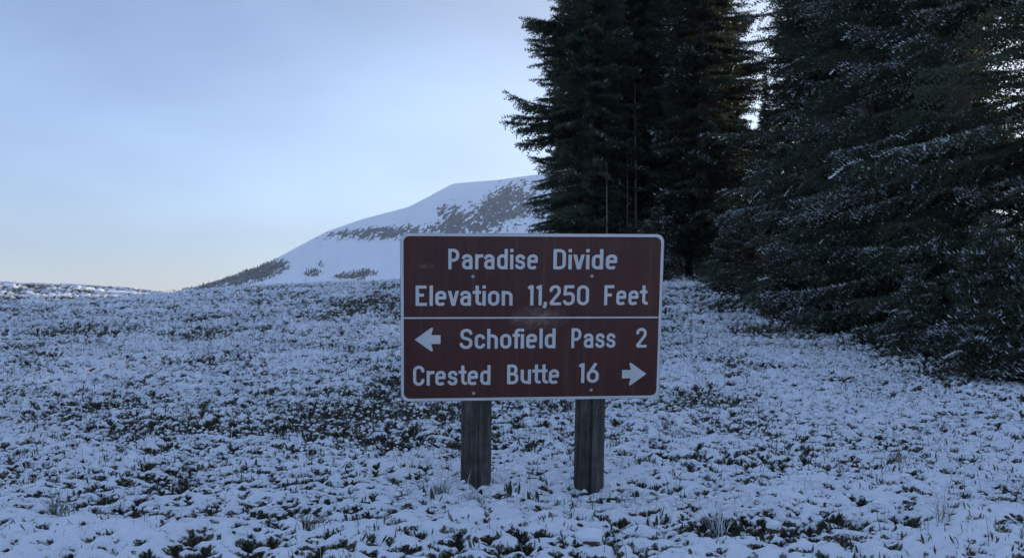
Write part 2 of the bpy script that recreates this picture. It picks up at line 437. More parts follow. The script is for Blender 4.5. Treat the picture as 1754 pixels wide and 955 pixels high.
def gen_bough(L, rs, big=1.0):
    """one drooping bough along +X; needle triangles, snow triangles, twig triangles"""
    N, S, T, SG, UP = [], [], [], [], []
    droop = rs.uniform(.18, .38); lift = rs.uniform(.16, .36)
    def axis(s):
        return np.array([L * s * .97, .05 * L * math.sin(3 * s + ph), L * (.06 * s - droop * s * s + lift * s ** 3)])
    ph = rs.uniform(0, 6)
    npos = max(5, int(L / (.10 if big == 1 else .125)))
    prev = axis(0.0)
    for q in range(1, 8):
        cur = axis(q / 7)
        w = .006 + .012 * L / 2.5 * (1 - q / 8)
        d = cur - prev
        side = np.array([-d[1], d[0], 0]); side /= np.linalg.norm(side) + 1e-9
        up = np.array([0, 0, 1.0])
        T += [[prev + side * w, cur + side * w * .8, cur - side * w * .8], [prev + side * w, cur - side * w * .8, prev - side * w],
              [prev + up * w, cur + up * w * .8, cur - up * w * .8], [prev + up * w, cur - up * w * .8, prev - up * w]]
        prev = cur
    for q in range(npos + 1):
        s = .10 + .90 * (q + rs.uniform(-.3, .3)) / npos
        s = min(max(s, .06), 1.0)
        p0 = axis(s)
        for sd in (-1, 1):
            tip = q == npos
            if tip and sd == 1:
                continue
            ll = min(.62, .34 * L * (1 - s) ** .75 + .13 + .05 * L) * rs.uniform(.65, 1.2)
            if rs.rand() < .07:
                continue
            ang = 0.0 if tip else sd * math.radians(rs.uniform(38, 66))
            sag = rs.uniform(.15, .75)
            dirn = np.array([math.cos(ang), math.sin(ang), 0])
            perp = np.array([-dirn[1], dirn[0], 0])
            nst = max(2, int(ll / (.050 if big == 1 else .075)))
            snowy = rs.rand() < .42
            for z in range(nst):
                u = (z + .3) / nst
                c = p0 + dirn * ll * u + np.array([0, 0, -sag * ll * u * u * .7 + .02])
                fade = 1.0 - .35 * u
                for ra in (rs.uniform(-.35, .5), rs.uniform(2.65, 3.5), rs.uniform(.9, 2.2), rs.uniform(3.8, 5.6))[:4 if z % 2 else 3]:
                    ray = perp * math.cos(ra) + np.array([0, 0, 1.0]) * math.sin(ra)
                    ln = rs.uniform(.042, .075) * fade * big
                    tipv = c + ray * ln + dirn * ln * rs.uniform(.5, 1.1)
                    wv = dirn * rs.uniform(.012, .022) * big + np.cross(ray, dirn) * rs.uniform(-.006, .006)
                    N.append([c - wv, c + wv, tipv]); UP.append((1.0 if math.sin(ra) > .25 else .12) * (.35 + .65 * s) * (1.0 if snowy else .25))
            if snowy:
                u0 = rs.uniform(.0, .45); pl = None
                ns = max(2, int(ll * (1 - u0) / .055))
                for z in range(ns + 1):
                    u = u0 + (1.02 - u0) * z / ns
                    c = p0 + dirn * ll * u + np.array([0, 0, -sag * ll * u * u * .7 + .046 + rs.uniform(-.006, .012)])
                    wd = rs.uniform(.004, .015) * (.35 + 1.0 * math.sin(math.pi * min(1, .12 + .88 * z / ns)))
                    cur = (c - perp * wd * rs.uniform(.6, 1.2) - np.array([0, 0, .012]), c + np.array([0, 0, .008]), c + perp * wd * rs.uniform(.6, 1.2) - np.array([0, 0, .012]))
                    if pl is not None and rs.rand() < .66:
                        S += [[pl[0], cur[0], cur[1]], [pl[0], cur[1], pl[1]], [pl[1], cur[1], cur[2]], [pl[1], cur[2], pl[2]]]
                    pl = cur
                SG.append(len(S))
    return [np.array(a, np.float32).reshape(-1, 3, 3) for a in (N, S, T)] + [np.array(SG, int), np.array(UP)]

BL = [.35, .6, .9, 1.3, 1.8, 2.4, 3.2]
rs = np.random.RandomState(77)
BOUGHS = {q: [[gen_bough(Lb, rs, q) for _ in range(3)] for Lb in BL] for q in (1.0, 1.9)}

def place(tri, L_ratio, az, pitch, pos):
    c, s = math.cos(pitch), math.sin(pitch)
    Ry = np.array([[c, 0, -s], [0, 1, 0], [s, 0, c]])
    c, s = math.cos(az), math.sin(az)
    Rz = np.array([[c, -s, 0], [s, c, 0], [0, 0, 1]])
    return (tri.reshape(-1, 3) * L_ratio) @ (Rz @ Ry).T.astype(np.float32) + np.asarray(pos, np.float32)

def tube(pts, rad, seg=7):
    V, Fq = [], []
    for i, (p, r) in enumerate(zip(pts, rad)):
        a = np.arange(seg) / seg * 2 * np.pi
        V.append(np.stack([p[0] + r * np.cos(a), p[1] + r * np.sin(a), np.full(seg, p[2])], -1))
    for i in range(len(pts) - 1):
        for j in range(seg):
            a, b_ = i * seg + j, i * seg + (j + 1) % seg
            Fq.append((a, b_, b_ + seg, a + seg))
    return np.concatenate(V), np.array(Fq)

def gen_spruce(name, seed, H, R, bare, gap=.34, snow=.3, low_len=1.0, custom=(), per=6, thin=0.0, skip=None, big=1.9):
    rs = np.random.RandomState(seed)
    root = bpy.data.objects.new(name, None); C.objects.link(root)
    wob = rs.uniform(-.12, .12, 4)
    def ax(z):
        f = z / H
        return np.array([wob[0] * math.sin(2.2 * f + wob[2] * 9), wob[1] * math.sin(2.0 * f + wob[3] * 9), z])
    r0 = .014 * H + .03
    zs = np.linspace(-.4, H * .995, 26)
    rad = r0 * np.clip(1 - zs / H, .01, 1) ** .85
    rad[:2] *= 1.25
    V, Fq = tube([ax(z) for z in zs], rad, 9)
    # dead twig stubs on the lower trunk
    SV, SF = [V], [Fq]
    off = len(V)
    for _ in range(int(bare * 5) + 6):
        z = rs.uniform(.5, max(bare, 1.0) + 2.0); a = rs.uniform(0, 2 * np.pi); ln = rs.uniform(.25, .9)
        p0 = ax(z); p1 = p0 + np.array([math.cos(a) * ln, math.sin(a) * ln, -ln * rs.uniform(-.1, .45)])
        w = .009
        q = np.array([p0 + [0, 0, w], p0 - [0, 0, w], p1 - [0, 0, w * .3], p1 + [0, 0, w * .3]])
        SV.append(q); SF.append(np.array([[0, 1, 2, 3]]) + off); off += 4
    trunk = mesh_np('trunk', np.concatenate(SV), np.concatenate(SF), True, [m_bark])
    obj('trunk', trunk, root)
    NT, ST, TT, FT = [], [], [], []
    def add(h, az, Lb, pitch, sk):
        li = int(np.argmin([abs(math.log(Lb / q)) for q in BL]))
        N, S, T, SG, UP = BOUGHS[big][li][rs.randint(3)]
        ratio = Lb / BL[li]
        pos = ax(h)
        fr = rs.rand(len(N)) < UP * sk * 1.25
        FT.append(place(N[fr], ratio, az, pitch, pos)); N = N[~fr]
        NT.append(place(N, ratio, az, pitch, pos)); TT.append(place(T, ratio, az, pitch, pos))
        if len(S):
            keep = np.repeat(rs.rand(len(SG)) < sk * .07, np.diff(np.concatenate([[0], SG])))
            if keep.any():
                ST.append(place(S[keep], ratio, az, pitch, pos))
    z = bare
    while z < H * .985:
        f = z / H
        Lm = R * min(1.0, (1 - f) ** .82 * 1.12 + .04)
        if z < bare + 2.0:
            Lm *= low_len + (1 - low_len) * (z - bare) / 2.0
        nb = per if f < .8 else max(4, per - 1)
        a0 = rs.uniform(0, 2 * np.pi)
        for q in range(nb):
            if rs.rand() < .06:
                continue
            Lb = max(.22, Lm * rs.uniform(.62, 1.16))
            pitch = math.radians(-16 + 34 * f + rs.uniform(-9, 9))
            az = a0 + q * 2 * np.pi / nb + rs.uniform(-.3, .3)
            if skip and skip(z, az, Lb):
                continue
            add(z + rs.uniform(-.1, .1), az, Lb, pitch, min(1, snow * 2.2) * rs.uniform(.3, 1) if rs.rand() < min(.9, snow * 1.3 + .05) else .03)
        z += gap * rs.uniform(.75, 1.2) * (1 if f < .6 else .8)
    for (h, az, Lb, pitch, cnt) in custom:
        for q in range(cnt):
            add(h + rs.uniform(-.22, .22), math.radians(az + rs.uniform(-16, 16)), Lb * rs.uniform(.8, 1.05), math.radians(pitch + rs.uniform(-8, 8)), snow)
    NT, TT = np.concatenate(NT), np.concatenate(TT)
    ST = np.concatenate(ST) if ST else np.zeros((0, 3), np.float32)
    Vc = np.concatenate([NT, TT])
    mi = np.concatenate([np.zeros(len(NT) // 3), np.ones(len(TT) // 3)])
    FT = np.concatenate(FT)
    ST = np.concatenate([ST, FT]) if len(ST) else FT
    obj('crown', mesh_np('crown', Vc, np.arange(len(Vc)).reshape(-1, 3), False, [m_needle, m_bark], mi), root)
    if len(ST):
        obj('snow_dusting', mesh_np('snow_dusting', ST, np.arange(len(ST)).reshape(-1, 3), False, [m_tsnow, m_frost], np.arange(len(ST) // 3) >= (len(ST) - len(FT)) // 3), root)
    return root

def set_tree(o, x, y, rot=0.0, sc=1.0, label=None, group='spruces of the grove'):
    o.location = (x, y, float(base_height(np.array([x]), np.array([y]))[0]))
    o.rotation_euler = (0, 0, rot); o.scale = (sc, sc, sc)
    if label:
        tag(o, label, 'tree', group)
    return o

def at_px(px, y):
    return (px - 877) / FPX * y

# the tree that makes the grove's left outline, with its long boughs
edge = gen_spruce('spruce_tree', 1, 23, 2.15, .5, .25, .10, .8, per=6,
                  custom=[(6.0, 180, 3.3, 2, 9), (5.5, 174, 2.7, -4, 5), (9.3, 182, 2.6, 12, 9), (8.6, 176, 2.4, 4, 6), (11.2, 178, 1.9, 20, 6), (7.6, 186, 2.2, 2, 4)])
set_tree(edge, at_px(1008, 34), 34, 0, 1, 'dark spruce at the grove left edge with long ragged boughs against the sky')
tall = gen_spruce('spruce_tree', 2, 21, 2.3, 2.4, .28, .06, .6, per=6)
set_tree(tall, at_px(1092, 36), 36, .4, 1, 'dark spruce with bare pale lower trunk right of the ragged edge tree')
big = gen_spruce('spruce_tree', 3, 19, 3.1, .35, .27, .42, 1.0, per=7, big=1.0,
                 skip=lambda z, az, Lb: (4.0 < z < 5.3 or 6.7 < z < 7.7) and Lb > 1.0 and math.cos(az + 2.2 - math.pi) > .5)
set_tree(big, at_px(1495, 18.5), 18.5, 2.2, 1, 'large snow-dusted spruce left of the sky-bright right edge, skirts sweeping the meadow')
spare = gen_spruce('spruce_tree', 4, 20, 2.6, 1.0, .28, .25, .8, per=6)
set_tree(spare, at_px(1203, 33), 33, 1.0, 1, 'tall spruce standing behind the right corner of the sign')
young = gen_spruce('young_spruce', 5, 2.1, .85, .08, .12, .6, 1.0, per=7, big=1.0)
set_tree(young, at_px(1705, 10.4), 10.4, .3, .88, 'young snow-laden spruce at the right edge of the meadow', 'young spruces at the grove edge')

for (src, px, y, rot, sc, lab) in [
    (tall, 1150, 39, 2.5, 1.05, 'slim dark spruce just right of the pale bare trunk'),
    (spare, 1045, 42, 4.0, 1.1, None), (edge, 1225, 41, 2.6, 1.0, None), (tall, 1160, 46, 1.1, 1.1, None), (spare, 975, 47, .5, .95, None),
    (spare, 1425, 27, 3.3, .95, 'spruce filling the grove behind the large snow-dusted one'),
    (big, 1640, 15.5, 4.4, .95, 'snow-dusted spruce with broad low boughs right of the large one'),
    (big, 1860, 13.0, .7, 1.0, 'spruce cut off by the right edge of the view'),
    (spare, 1530, 24, 5.0, 1.0, None), (tall, 1480, 30, 3.9, 1.05, None), (tall, 1590, 33, .2, 1.1, None),
    (edge, 1450, 38, 1.9, 1.0, None), (spare, 1110, 52, 2.2, 1.1, None), (tall, 1000, 55, 4.9, 1.0, None),
    (spare, 1200, 54, 1.6, 1.1, None), (edge, 1190, 60, 3.1, 1.05, None), (tall, 1500, 46, .8, 1.1, None), (spare, 1620, 44, 3.6, 1.1, None),
    (edge, 1060, 66, .9, 1.1, None), (tall, 1350, 50, 2.0, 1.0, None), (edge, 1312, 44, 2.6, .46, None), (spare, 1290, 37, 1.0, .30, None), (tall, 990, 79, .6, 1.1, None), (spare, 1035, 84, 1.7, 1.1, None), (edge, 1085, 88, 5.2, 1.1, None), (spare, 1135, 95, 2.4, 1.15, None), (tall, 1185, 90, 3.5, 1.15, None), (tall, 1250, 72, 2.9, 1.1, None), (spare, 1415, 66, 4.4, 1.1, None)]:  # farthest-back spruces are added, mostly hidden, to shade the meadow's far-left crest
    o = copy_tree(src)
    set_tree(o, at_px(px, y), y, rot, sc, lab or 'dark spruce deep in the grove behind the front trees', 'spruces of the grove' if lab else 'spruces deep in the grove')
for (px, y, rot, sc, lab) in [(1130, 30, 1.2, 1.15, 'small young spruce showing over the right end of the sign'), (1240, 24.5, 2.2, .8, 'young snow-dusted spruce right of the sign at the foot of the grove'),
                         (1330, 17.5, 4.0, .75, 'low snow-dusted spruce below the large spruce'), (1560, 12.6, 3.2, .6, 'low young spruce under the broad boughs at right'),
                         (905, 36, 2, .8, 'young spruce peeking over the top edge of the sign'), (1790, 9.8, 5.1, .8, 'young snow-laden spruce cut off by the right edge of the view')]:
    o = copy_tree(young)
    set_tree(o, at_px(px, y), y, rot, sc, lab, 'young spruces at the grove edge')

# bare pale trunks standing inside the grove
def bare_trunk(seed, px, y, H, r, lab):
    rs = np.random.RandomState(seed)
    root = bpy.data.objects.new('dead_spruce', None); C.objects.link(root)
    zs = np.linspace(-.3, H, 16)
    lean = rs.uniform(-.02, .02, 2)
    V, Fq = tube([(lean[0] * z, lean[1] * z, z) for z in zs], r * np.clip(1.05 - zs / H, .2, 1.1), 8)
    obj('trunk', mesh_np('trunk', V, Fq, True, [m_dead]), root)
    for q in range(16):
        z = rs.uniform(.8, H * .95); a = rs.uniform(0, 2 * np.pi); ln = rs.uniform(.2, .8)
        p0 = np.array([lean[0] * z, lean[1] * z, z]); p1 = p0 + np.array([math.cos(a), math.sin(a), -.25]) * ln
        d = np.array([-math.sin(a), math.cos(a), 0]) * .012; up = np.array([0, 0, .012])
        Vq = np.array([p0 + d, p0 - d, p0 + up, p1]); obj('twig', mesh_np('twig', Vq, [(0, 1, 3), (1, 2, 3), (2, 0, 3)], False, [m_dead]), root)
    set_tree(root, at_px(px, y), y, 0, 1, lab, 'bare trunks in the grove')
bare_trunk(1, 1090, 34.2, 7.5, .075, 'thin pale bare trunk standing in the dark grove above the sign right half')
bare_trunk(2, 1040, 32.5, 4.2, .06, 'short bare trunk left of the thin pale one, above the sign')
bare_trunk(3, 1075, 33.5, 4.6, .05, 'slim bare trunk close beside the thin pale one')
bare_trunk(4, 1118, 36.5, 15, .13, 'tall pale bare trunk rising to the top of the view')
bare_trunk(5, 1066, 37.5, 15, .11, 'tall grey bare trunk left of the tallest pale one')

# ------------------------------------------------------------------ sign
SW, SH = 1.524, .976
sign = bpy.data.objects.new('direction_sign', None); C.objects.link(sign)
tag(sign, 'brown metal pass sign with white lettering and arrows on two wooden posts', 'sign')
yaw, tilt, roll = math.radians(5.70), math.radians(8.1), math.radians(.12)
Rm = Matrix.Rotation(yaw, 3, 'Z') @ Matrix.Rotation(tilt, 3, 'X') @ Matrix.Rotation(-roll, 3, 'Y')
HC = 1.04
ctr = Vector((.1218, 5.140, EYE - .134))
sign.matrix_world = Matrix.Translation(ctr - Rm @ Vector((0, 0, HC))) @ Rm.to_4x4()

m_brown, n, l, b = new_mat('brown_sign_sheeting')
t = noise_node(n, l, 2.2, 4, .6)
r = ramp2(n, l, t.outputs['Fac'], (.056, .0135, .0130), (.080, .025, .020))
# rubbed, dusty spot in the middle and faint scuffs
tc = n.new('ShaderNodeTexCoord')
def blob(x, z, sx, sz):
    mp = n.new('ShaderNodeMapping'); mp.vector_type = 'POINT'
    mp.inputs['Location'].default_value = (-x / sx, 0, -z / sz); mp.inputs['Scale'].default_value = (1 / sx, 0, 1 / sz)
    l.new(tc.outputs['Object'], mp.inputs['Vector'])
    g = n.new('ShaderNodeTexGradient'); g.gradient_type = 'SPHERICAL'; l.new(mp.outputs['Vector'], g.inputs['Vector'])
    return g.outputs['Fac']
sm = n.new('ShaderNodeMath'); sm.operation = 'MAXIMUM'
l.new(blob(.04, .0, .19, .085), sm.inputs[0]); l.new(blob(-.08, -.015, .07, .045), sm.inputs[1])
sm2 = n.new('ShaderNodeMath'); sm2.operation = 'MAXIMUM'
l.new(sm.outputs[0], sm2.inputs[0]); l.new(blob(-.615, .30, .05, .016), sm2.inputs[1])
t3 = noise_node(n, l, 24, 5, .7)
mm = n.new('ShaderNodeMath'); mm.operation = 'MULTIPLY'; l.new(sm2.outputs[0], mm.inputs[0])
mr3 = n.new('ShaderNodeMapRange'); mr3.inputs['From Min'].default_value = .36; mr3.inputs['From Max'].default_value = .62
l.new(t3.outputs['Fac'], mr3.inputs['Value']); l.new(mr3.outputs['Result'], mm.inputs[1])
strk = noise_node(n, l, 9, 5, .7, 'Object', (3.0, 1, .12))
mrk = n.new('ShaderNodeMapRange'); mrk.inputs['From Min'].default_value = .52; mrk.inputs['From Max'].default_value = .80; mrk.inputs['To Max'].default_value = .22
l.new(strk.outputs['Fac'], mrk.inputs['Value'])
mad = n.new('ShaderNodeMath'); mad.operation = 'MAXIMUM'
l.new(mm.outputs[0], mad.inputs[0]); l.new(mrk.outputs['Result'], mad.inputs[1])
mm = mad
mxs = n.new('ShaderNodeMix'); mxs.data_type = 'RGBA'; mxs.inputs['B'].default_value = (.25, .18, .13, 1)
l.new(mm.outputs[0], mxs.inputs['Factor']); l.new(r.outputs['Color'], mxs.inputs['A'])
l.new(mxs.outputs['Result'], b.inputs['Base Color'])
b.inputs['Roughness'].default_value = .42; b.inputs['Specular IOR Level'].default_value = .35
tb = noise_node(n, l, 3.0, 2, .5); add_bump(n, l, b, tb.outputs['Fac'], .3, .006)
m_white = mat_noise('white_sign_sheeting', (.56, .56, .57), (.66, .66, .66), 5, .5, .0005, 60, None, .3)
m_alu = mat_noise('bare_aluminium', (.45, .45, .46), (.6, .6, .6), 6, .45, 0, None, None, .5, .3, .7, .8)
m_bolt = mat_noise('bolt_steel', (.30, .30, .31), (.5, .5, .5), 40, .5, 0, None, None, .5, .3, .7, .5)

def rrect(w, h, r, seg=7):
    P = []
    for cx_, cz_, a0 in ((w / 2 - r, h / 2 - r, 0), (-w / 2 + r, h / 2 - r, 90), (-w / 2 + r, -h / 2 + r, 180), (w / 2 - r, -h / 2 + r, 270)):
        for q in range(seg + 1):
            a = math.radians(a0 + 90 * q / seg); P.append((cx_ + r * math.cos(a), cz_ + r * math.sin(a)))
    return P

def pymesh(name, V, Fs, mats, smooth=False):
    me = bpy.data.meshes.new(name); me.from_pydata([tuple(map(float, v)) for v in V], [], [tuple(int(i) for i in f) for f in Fs])
    for m in mats: me.materials.append(m)
    if smooth:
        me.polygons.foreach_set('use_smooth', np.ones(len(me.polygons), bool))
    me.update(); return me

P = rrect(SW, SH, .046); N_ = len(P)
V = [(x, 0, z) for x, z in P] + [(x, .004, z) for x, z in P]
Fs = [tuple(range(N_ - 1, -1, -1)), tuple(range(N_, 2 * N_))] + [(i, (i + 1) % N_, N_ + (i + 1) % N_, N_ + i) for i in range(N_)]
me = pymesh('panel', V, Fs, [m_brown, m_alu])
for pl in me.polygons:
    pl.material_index = 1 if pl.index else 0
panel = obj('panel', me, sign); panel.location = (0, 0, HC)
# make sure the front looks at the camera
Pi = rrect(SW - .036, SH - .036, .034); Po = rrect(SW - .003, SH - .003, .0445)
V = [(x, -.0010, z) for x, z in Po] + [(x, -.0010, z) for x, z in Pi]
Fs = [((i + 1) % N_, i, N_ + i, N_ + (i + 1) % N_) for i in range(N_)]
obj('border', pymesh('border', V, Fs, [m_white]), panel)
V = [(-SW / 2 + .0185, -.0012, .0060), (SW / 2 - .0185, -.0012, .0030), (SW / 2 - .0185, -.0012, -.0060), (-SW / 2 + .0185, -.0012, -.0030)]
obj('divider_line', pymesh('divider_line', V, [(3, 2, 1, 0)], [m_white]), panel)

# ---- lettering: single-stroke highway alphabet turned into outlines
ST = .148; s = ST / 2; X = .735
def fillet(pts, closed=False):
    out = []; n_ = len(pts)
    P = [np.array(p[:2], float) for p in pts]; R = [p[2] if len(p) > 2 else 0 for p in pts]
    for i in range(n_):
        if R[i] == 0 or (not closed and i in (0, n_ - 1)):
            out.append(P[i]); continue
        a, b_, c = P[i - 1], P[i], P[(i + 1) % n_]
        d0, d1 = a - b_, c - b_; l0, l1 = np.linalg.norm(d0), np.linalg.norm(d1); d0 /= l0; d1 /= l1
        cosang = np.clip(d0 @ d1, -1, 1); th = math.acos(cosang)
        tl = min(R[i] / math.tan(th / 2), l0 * .5 if (closed or i > 1) else l0, l1 * .5 if (closed or i < n_ - 2) else l1)
        p0, p1 = b_ + d0 * tl, b_ + d1 * tl
        for q in range(9):
            u = q / 8
            w1 = math.cos(th / 2 + 0) if False else math.sin(th / 2)
            num = (1 - u) ** 2 * p0 + 2 * u * (1 - u) * w1 * b_ + u * u * p1
            den = (1 - u) ** 2 + 2 * u * (1 - u) * w1 + u * u
            out.append(num / den)
    if closed:
        out.append(out[0])
    return np.array(out)

def G(*strokes, w=.5, lo=-.3, hi=1.02):
    return dict(w=w, st=strokes, lo=lo, hi=hi)
def O(*p): return ('open', p)
def K(*p): return ('closed', p)
wl_ = .50
def bowl(w, X0, X1, r=.2): return K((s, X0, r), (w - s, X0, r), (w - s, X1, r), (s, X1, r))
GL = {
 'P': G(O((s, 0), (s, 1)), O((s, 1 - s), (.5 - s, 1 - s, .2), (.5 - s, .44, .2), (s, .44)), w=.53),
 'D': G(K((s, s), (.54 - s, s, .22), (.54 - s, 1 - s, .22), (s, 1 - s)), w=.54, lo=0, hi=1),
 'E': G(O((s, 0), (s, 1)), O((s, s), (.5, s)), O((s, 1 - s), (.48, 1 - s)), O((s, .53), (.37, .53)), w=.51),
 'F': G(O((s, 0), (s, 1)), O((s, 1 - s), (.48, 1 - s)), O((s, .51), (.37, .51)), w=.49),
 'S': G(O((.55 - s, .75), (.55 - s, 1 - s, .2), (s, 1 - s, .2), (s + .005, .56, .17), (.55 - s, .46, .17), (.55 - s, s, .2), (s, s, .2), (s - .03, .24)), w=.55),
 'B': G(K((s, s), (.53 - s, s, .19), (.53 - s, .52, .17), (s, .52)), O((s, .4), (s, 1 - s), (.49 - s, 1 - s, .17), (.49 - s, .52, .17), (s, .52)), w=.54, lo=0, hi=1),
 'C': G(O((.54 - s, .72), (.54 - s, 1 - s, .21), (s, 1 - s, .21), (s, s, .21), (.54 - s, s, .21), (.54 - s, .28)), w=.54),
 'a': G(O((s - .01, X - .20), (s + .01, X - s, .16), (.48 - s, X - s, .18), (.48 - s, 0)), O((.48 - s, .42), (s, .42, .17), (s, s, .17), (.36 - .02, s, .1), (.48 - s, .16)), w=.50),
 'r': G(O((s, 0), (s, X)), O((s, X - .28), (s + .02, X - s - .01, .17), (.37, X - s)), w=.36),
 'd': G(bowl(.49, s, X - s, .19), O((.49 - s, 0), (.49 - s, 1.0)), w=.50),
 'i': G(O((s, 0), (s, X - .01)), O((s, .845), (s, 1.0)), w=ST),
 's': G(O((.45 - s, X - .21), (.45 - s - .01, X - s, .17), (s, X - s, .17), (s, X * .55, .13), (.45 - s, X * .45, .13), (.45 - s, s, .17), (s, s, .17), (s - .03, .20)), w=.45),
 'e': G(O((s, X * .53), (.49 - s, X * .53), (.49 - s, X - s, .19), (s, X - s, .19), (s, s, .19), (.38 - s, s, .12), (.47 - s, .125)), w=.50),
 'v': G(O((s * .75, X + .1), (.25, -.02), (.5 - s * .75, X + .1)), w=.50, lo=0, hi=X),
 'l': G(O((s, 0), (s, 1.0)), w=ST),
 't': G(O((.20, .99), (.20, s, .13), (.38, s + .02)), O((0, X - s), (.37, X - s)), w=.38),
 'o': G(bowl(.51, s, X - s, .215), w=.51),
 'n': G(O((s, 0), (s, X)), O((s, X - s - .03), (.49 - s, X - s, .19), (.49 - s, 0)), w=.49),
 'h': G(O((s, 0), (s, 1.0)), O((s, X - s - .03), (.49 - s, X - s, .19), (.49 - s, 0)), w=.49),
 'u': G(O((s, X), (s, s, .19), (.49 - s, s + .03)), O((.49 - s, 0), (.49 - s, X)), w=.49),
 'c': G(O((.46 - s + .01, X - .22), (.46 - s, X - s, .18), (s, X - s, .19), (s, s, .19), (.46 - s, s, .18), (.46 - s + .02, .22)), w=.46),
 'f': G(O((.17, 0), (.17, 1 - s, .14), (.36, 1 - s + .01)), O((0, X - s), (.34, X - s)), w=.35),
 '1': G(O((.165, 0), (.165, 1)), O((.0, .845), (.165, .955)), w=.245),
 '2': G(O((s, .71), (s, 1 - s, .2), (.52 - s, 1 - s, .2), (.52 - s, .62, .2), (s + .01, s + .06), (s + .03, s), (.54, s)), w=.54),
 '5': G(O((.50, 1 - s), (s + .03, 1 - s), (s, .55), (.53 - s, .62, .24), (.53 - s, s, .22), (s, s, .2), (s - .02, .21)), w=.53),
 '0': G(K((s, s, .24), (.56 - s, s, .24), (.56 - s, 1 - s, .24), (s, 1 - s, .24)), w=.56),
 '6': G(K((s, s, .24), (.56 - s, s, .24), (.56 - s, .60, .24), (s, .60, .24)), O((s + .03, .47), (.42, 1.0)), w=.56),
 ',': G(O((.10, .17), (.10, .02, .05), (.03, -.13)), w=.18),
}
def glyph_poly(g, res=.0135):
    """union of the strokes as flat polygons, from their distance field"""
    x = np.arange(-.06, g['w'] + .09, res); y = np.arange(-.24, 1.1, res)
    XX, YY = np.meshgrid(x, y)
    D = np.full(XX.shape, 9.0)
    for typ, pts in g['st']:
        pl = fillet(pts, typ == 'closed')
        d = np.full(XX.shape, 9.0)
        segs = [(a, b_) for a, b_ in zip(pl[:-1], pl[1:]) if (b_ - a) @ (b_ - a) > 1e-10]
        for q, (a, b_) in enumerate(segs):
            ab = b_ - a; L2 = ab @ ab; tv = ab / math.sqrt(L2)
            t_ = np.clip(((XX - a[0]) * ab[0] + (YY - a[1]) * ab[1]) / L2, 0, 1)
            ds = np.hypot(XX - a[0] - t_ * ab[0], YY - a[1] - t_ * ab[1]) - s
            if typ == 'open' and q == 0:
                ds = np.maximum(ds, -((XX - a[0]) * tv[0] + (YY - a[1]) * tv[1]))
            if typ == 'open' and q == len(segs) - 1:
                ds = np.maximum(ds, (XX - b_[0]) * tv[0] + (YY - b_[1]) * tv[1])
            d = np.minimum(d, ds)
        D = np.minimum(D, d)
    D = np.maximum(D, np.maximum(g['lo'] - YY, YY - g['hi']))
    D = np.where(D == 0, 1e-6, D)
    ins = D < 0
    polys = []
    for j in range(len(y) - 1):
        i = 0
        while i < len(x) - 1:
            c = [ins[j, i], ins[j, i + 1], ins[j + 1, i + 1], ins[j + 1, i]]
            if all(c):
                i0 = i
                while i < len(x) - 1 and ins[j, i] and ins[j, i + 1] and ins[j + 1, i] and ins[j + 1, i + 1]:
                    i += 1
                polys.append([(x[i0], y[j]), (x[i], y[j]), (x[i], y[j + 1]), (x[i0], y[j + 1])]); continue
            if any(c):
                co = [(x[i], y[j], D[j, i]), (x[i + 1], y[j], D[j, i + 1]), (x[i + 1], y[j + 1], D[j + 1, i + 1]), (x[i], y[j + 1], D[j + 1, i])]
                pg = []
                for q in range(4):
                    a, b_ = co[q], co[(q + 1) % 4]
                    if a[2] < 0: pg.append(a[:2])
                    if (a[2] < 0) != (b_[2] < 0):
                        u = a[2] / (a[2] - b_[2]); pg.append((a[0] + u * (b_[0] - a[0]), a[1] + u * (b_[1] - a[1])))
                if len(pg) >= 3: polys.append(pg)
            i += 1
    return polys
GP = {}
def word(txt, x0, x1, yb, cap):
    """letters of one word between x0 and x1 on the panel"""
    track = .105
    adv, cur = [], 0.0
    for i, ch in enumerate(txt):
        adv.append(cur)
        tr_ = track
        nx = txt[i + 1] if i + 1 < len(txt) else ''
        if ch in 'rtfv' or nx in 'tvf': tr_ = .055
        if ch == 't' and nx == 't': tr_ = -.02
        if ch == 'f' and nx == 'i': tr_ = .03
        if ch in '1' and nx in '1': tr_ = .14
        if nx == ',': tr_ = .06
        cur += GL[ch]['w'] + (tr_ if nx else 0)
    sx = (x1 - x0) / cur
    V, Fs = [], []
    for ch, a in zip(txt, adv):
        if ch not in GP: GP[ch] = glyph_poly(GL[ch])
        for pg in GP[ch]:
            o0 = len(V)
            V += [(x0 + (a + px_) * sx, -.0010, yb + py_ * cap) for px_, py_ in pg]
            Fs.append(tuple(range(o0, o0 + len(pg))))
    return V, Fs
LINES = [
 [('Paradise', -.4905, .0242, .2815), ('Divide', .1129, .488, .2815)],
 [('Elevation', -.6759, -.1204, .0712), ('11,250', -.0295, .3258, .0720), ('Feet', .416, .672, .0720)],
 [('Schofield', -.4204, .135, -.1805), ('Pass', .2272, .4888, -.1805), ('2', .6118, .6764, -.1812)],
 [('Crested', -.6912, -.243, -.394), ('Butte', -.147, .1597, -.392), ('16', .2781, .3948, -.389)]]
for ln, lab in zip(LINES, ('white name lettering on the top line', 'white elevation lettering on the second line', 'white lettering and distance on the third line', 'white lettering and distance on the bottom line')):
    V, Fs = [], []
    for wd in ln:
        v, f = word(*wd, .1172)
        Fs += [tuple(i + len(V) for i in q) for q in f]; V += v
    o = obj('lettering', pymesh('lettering', V, Fs, [m_white]), panel); o['label'] = lab
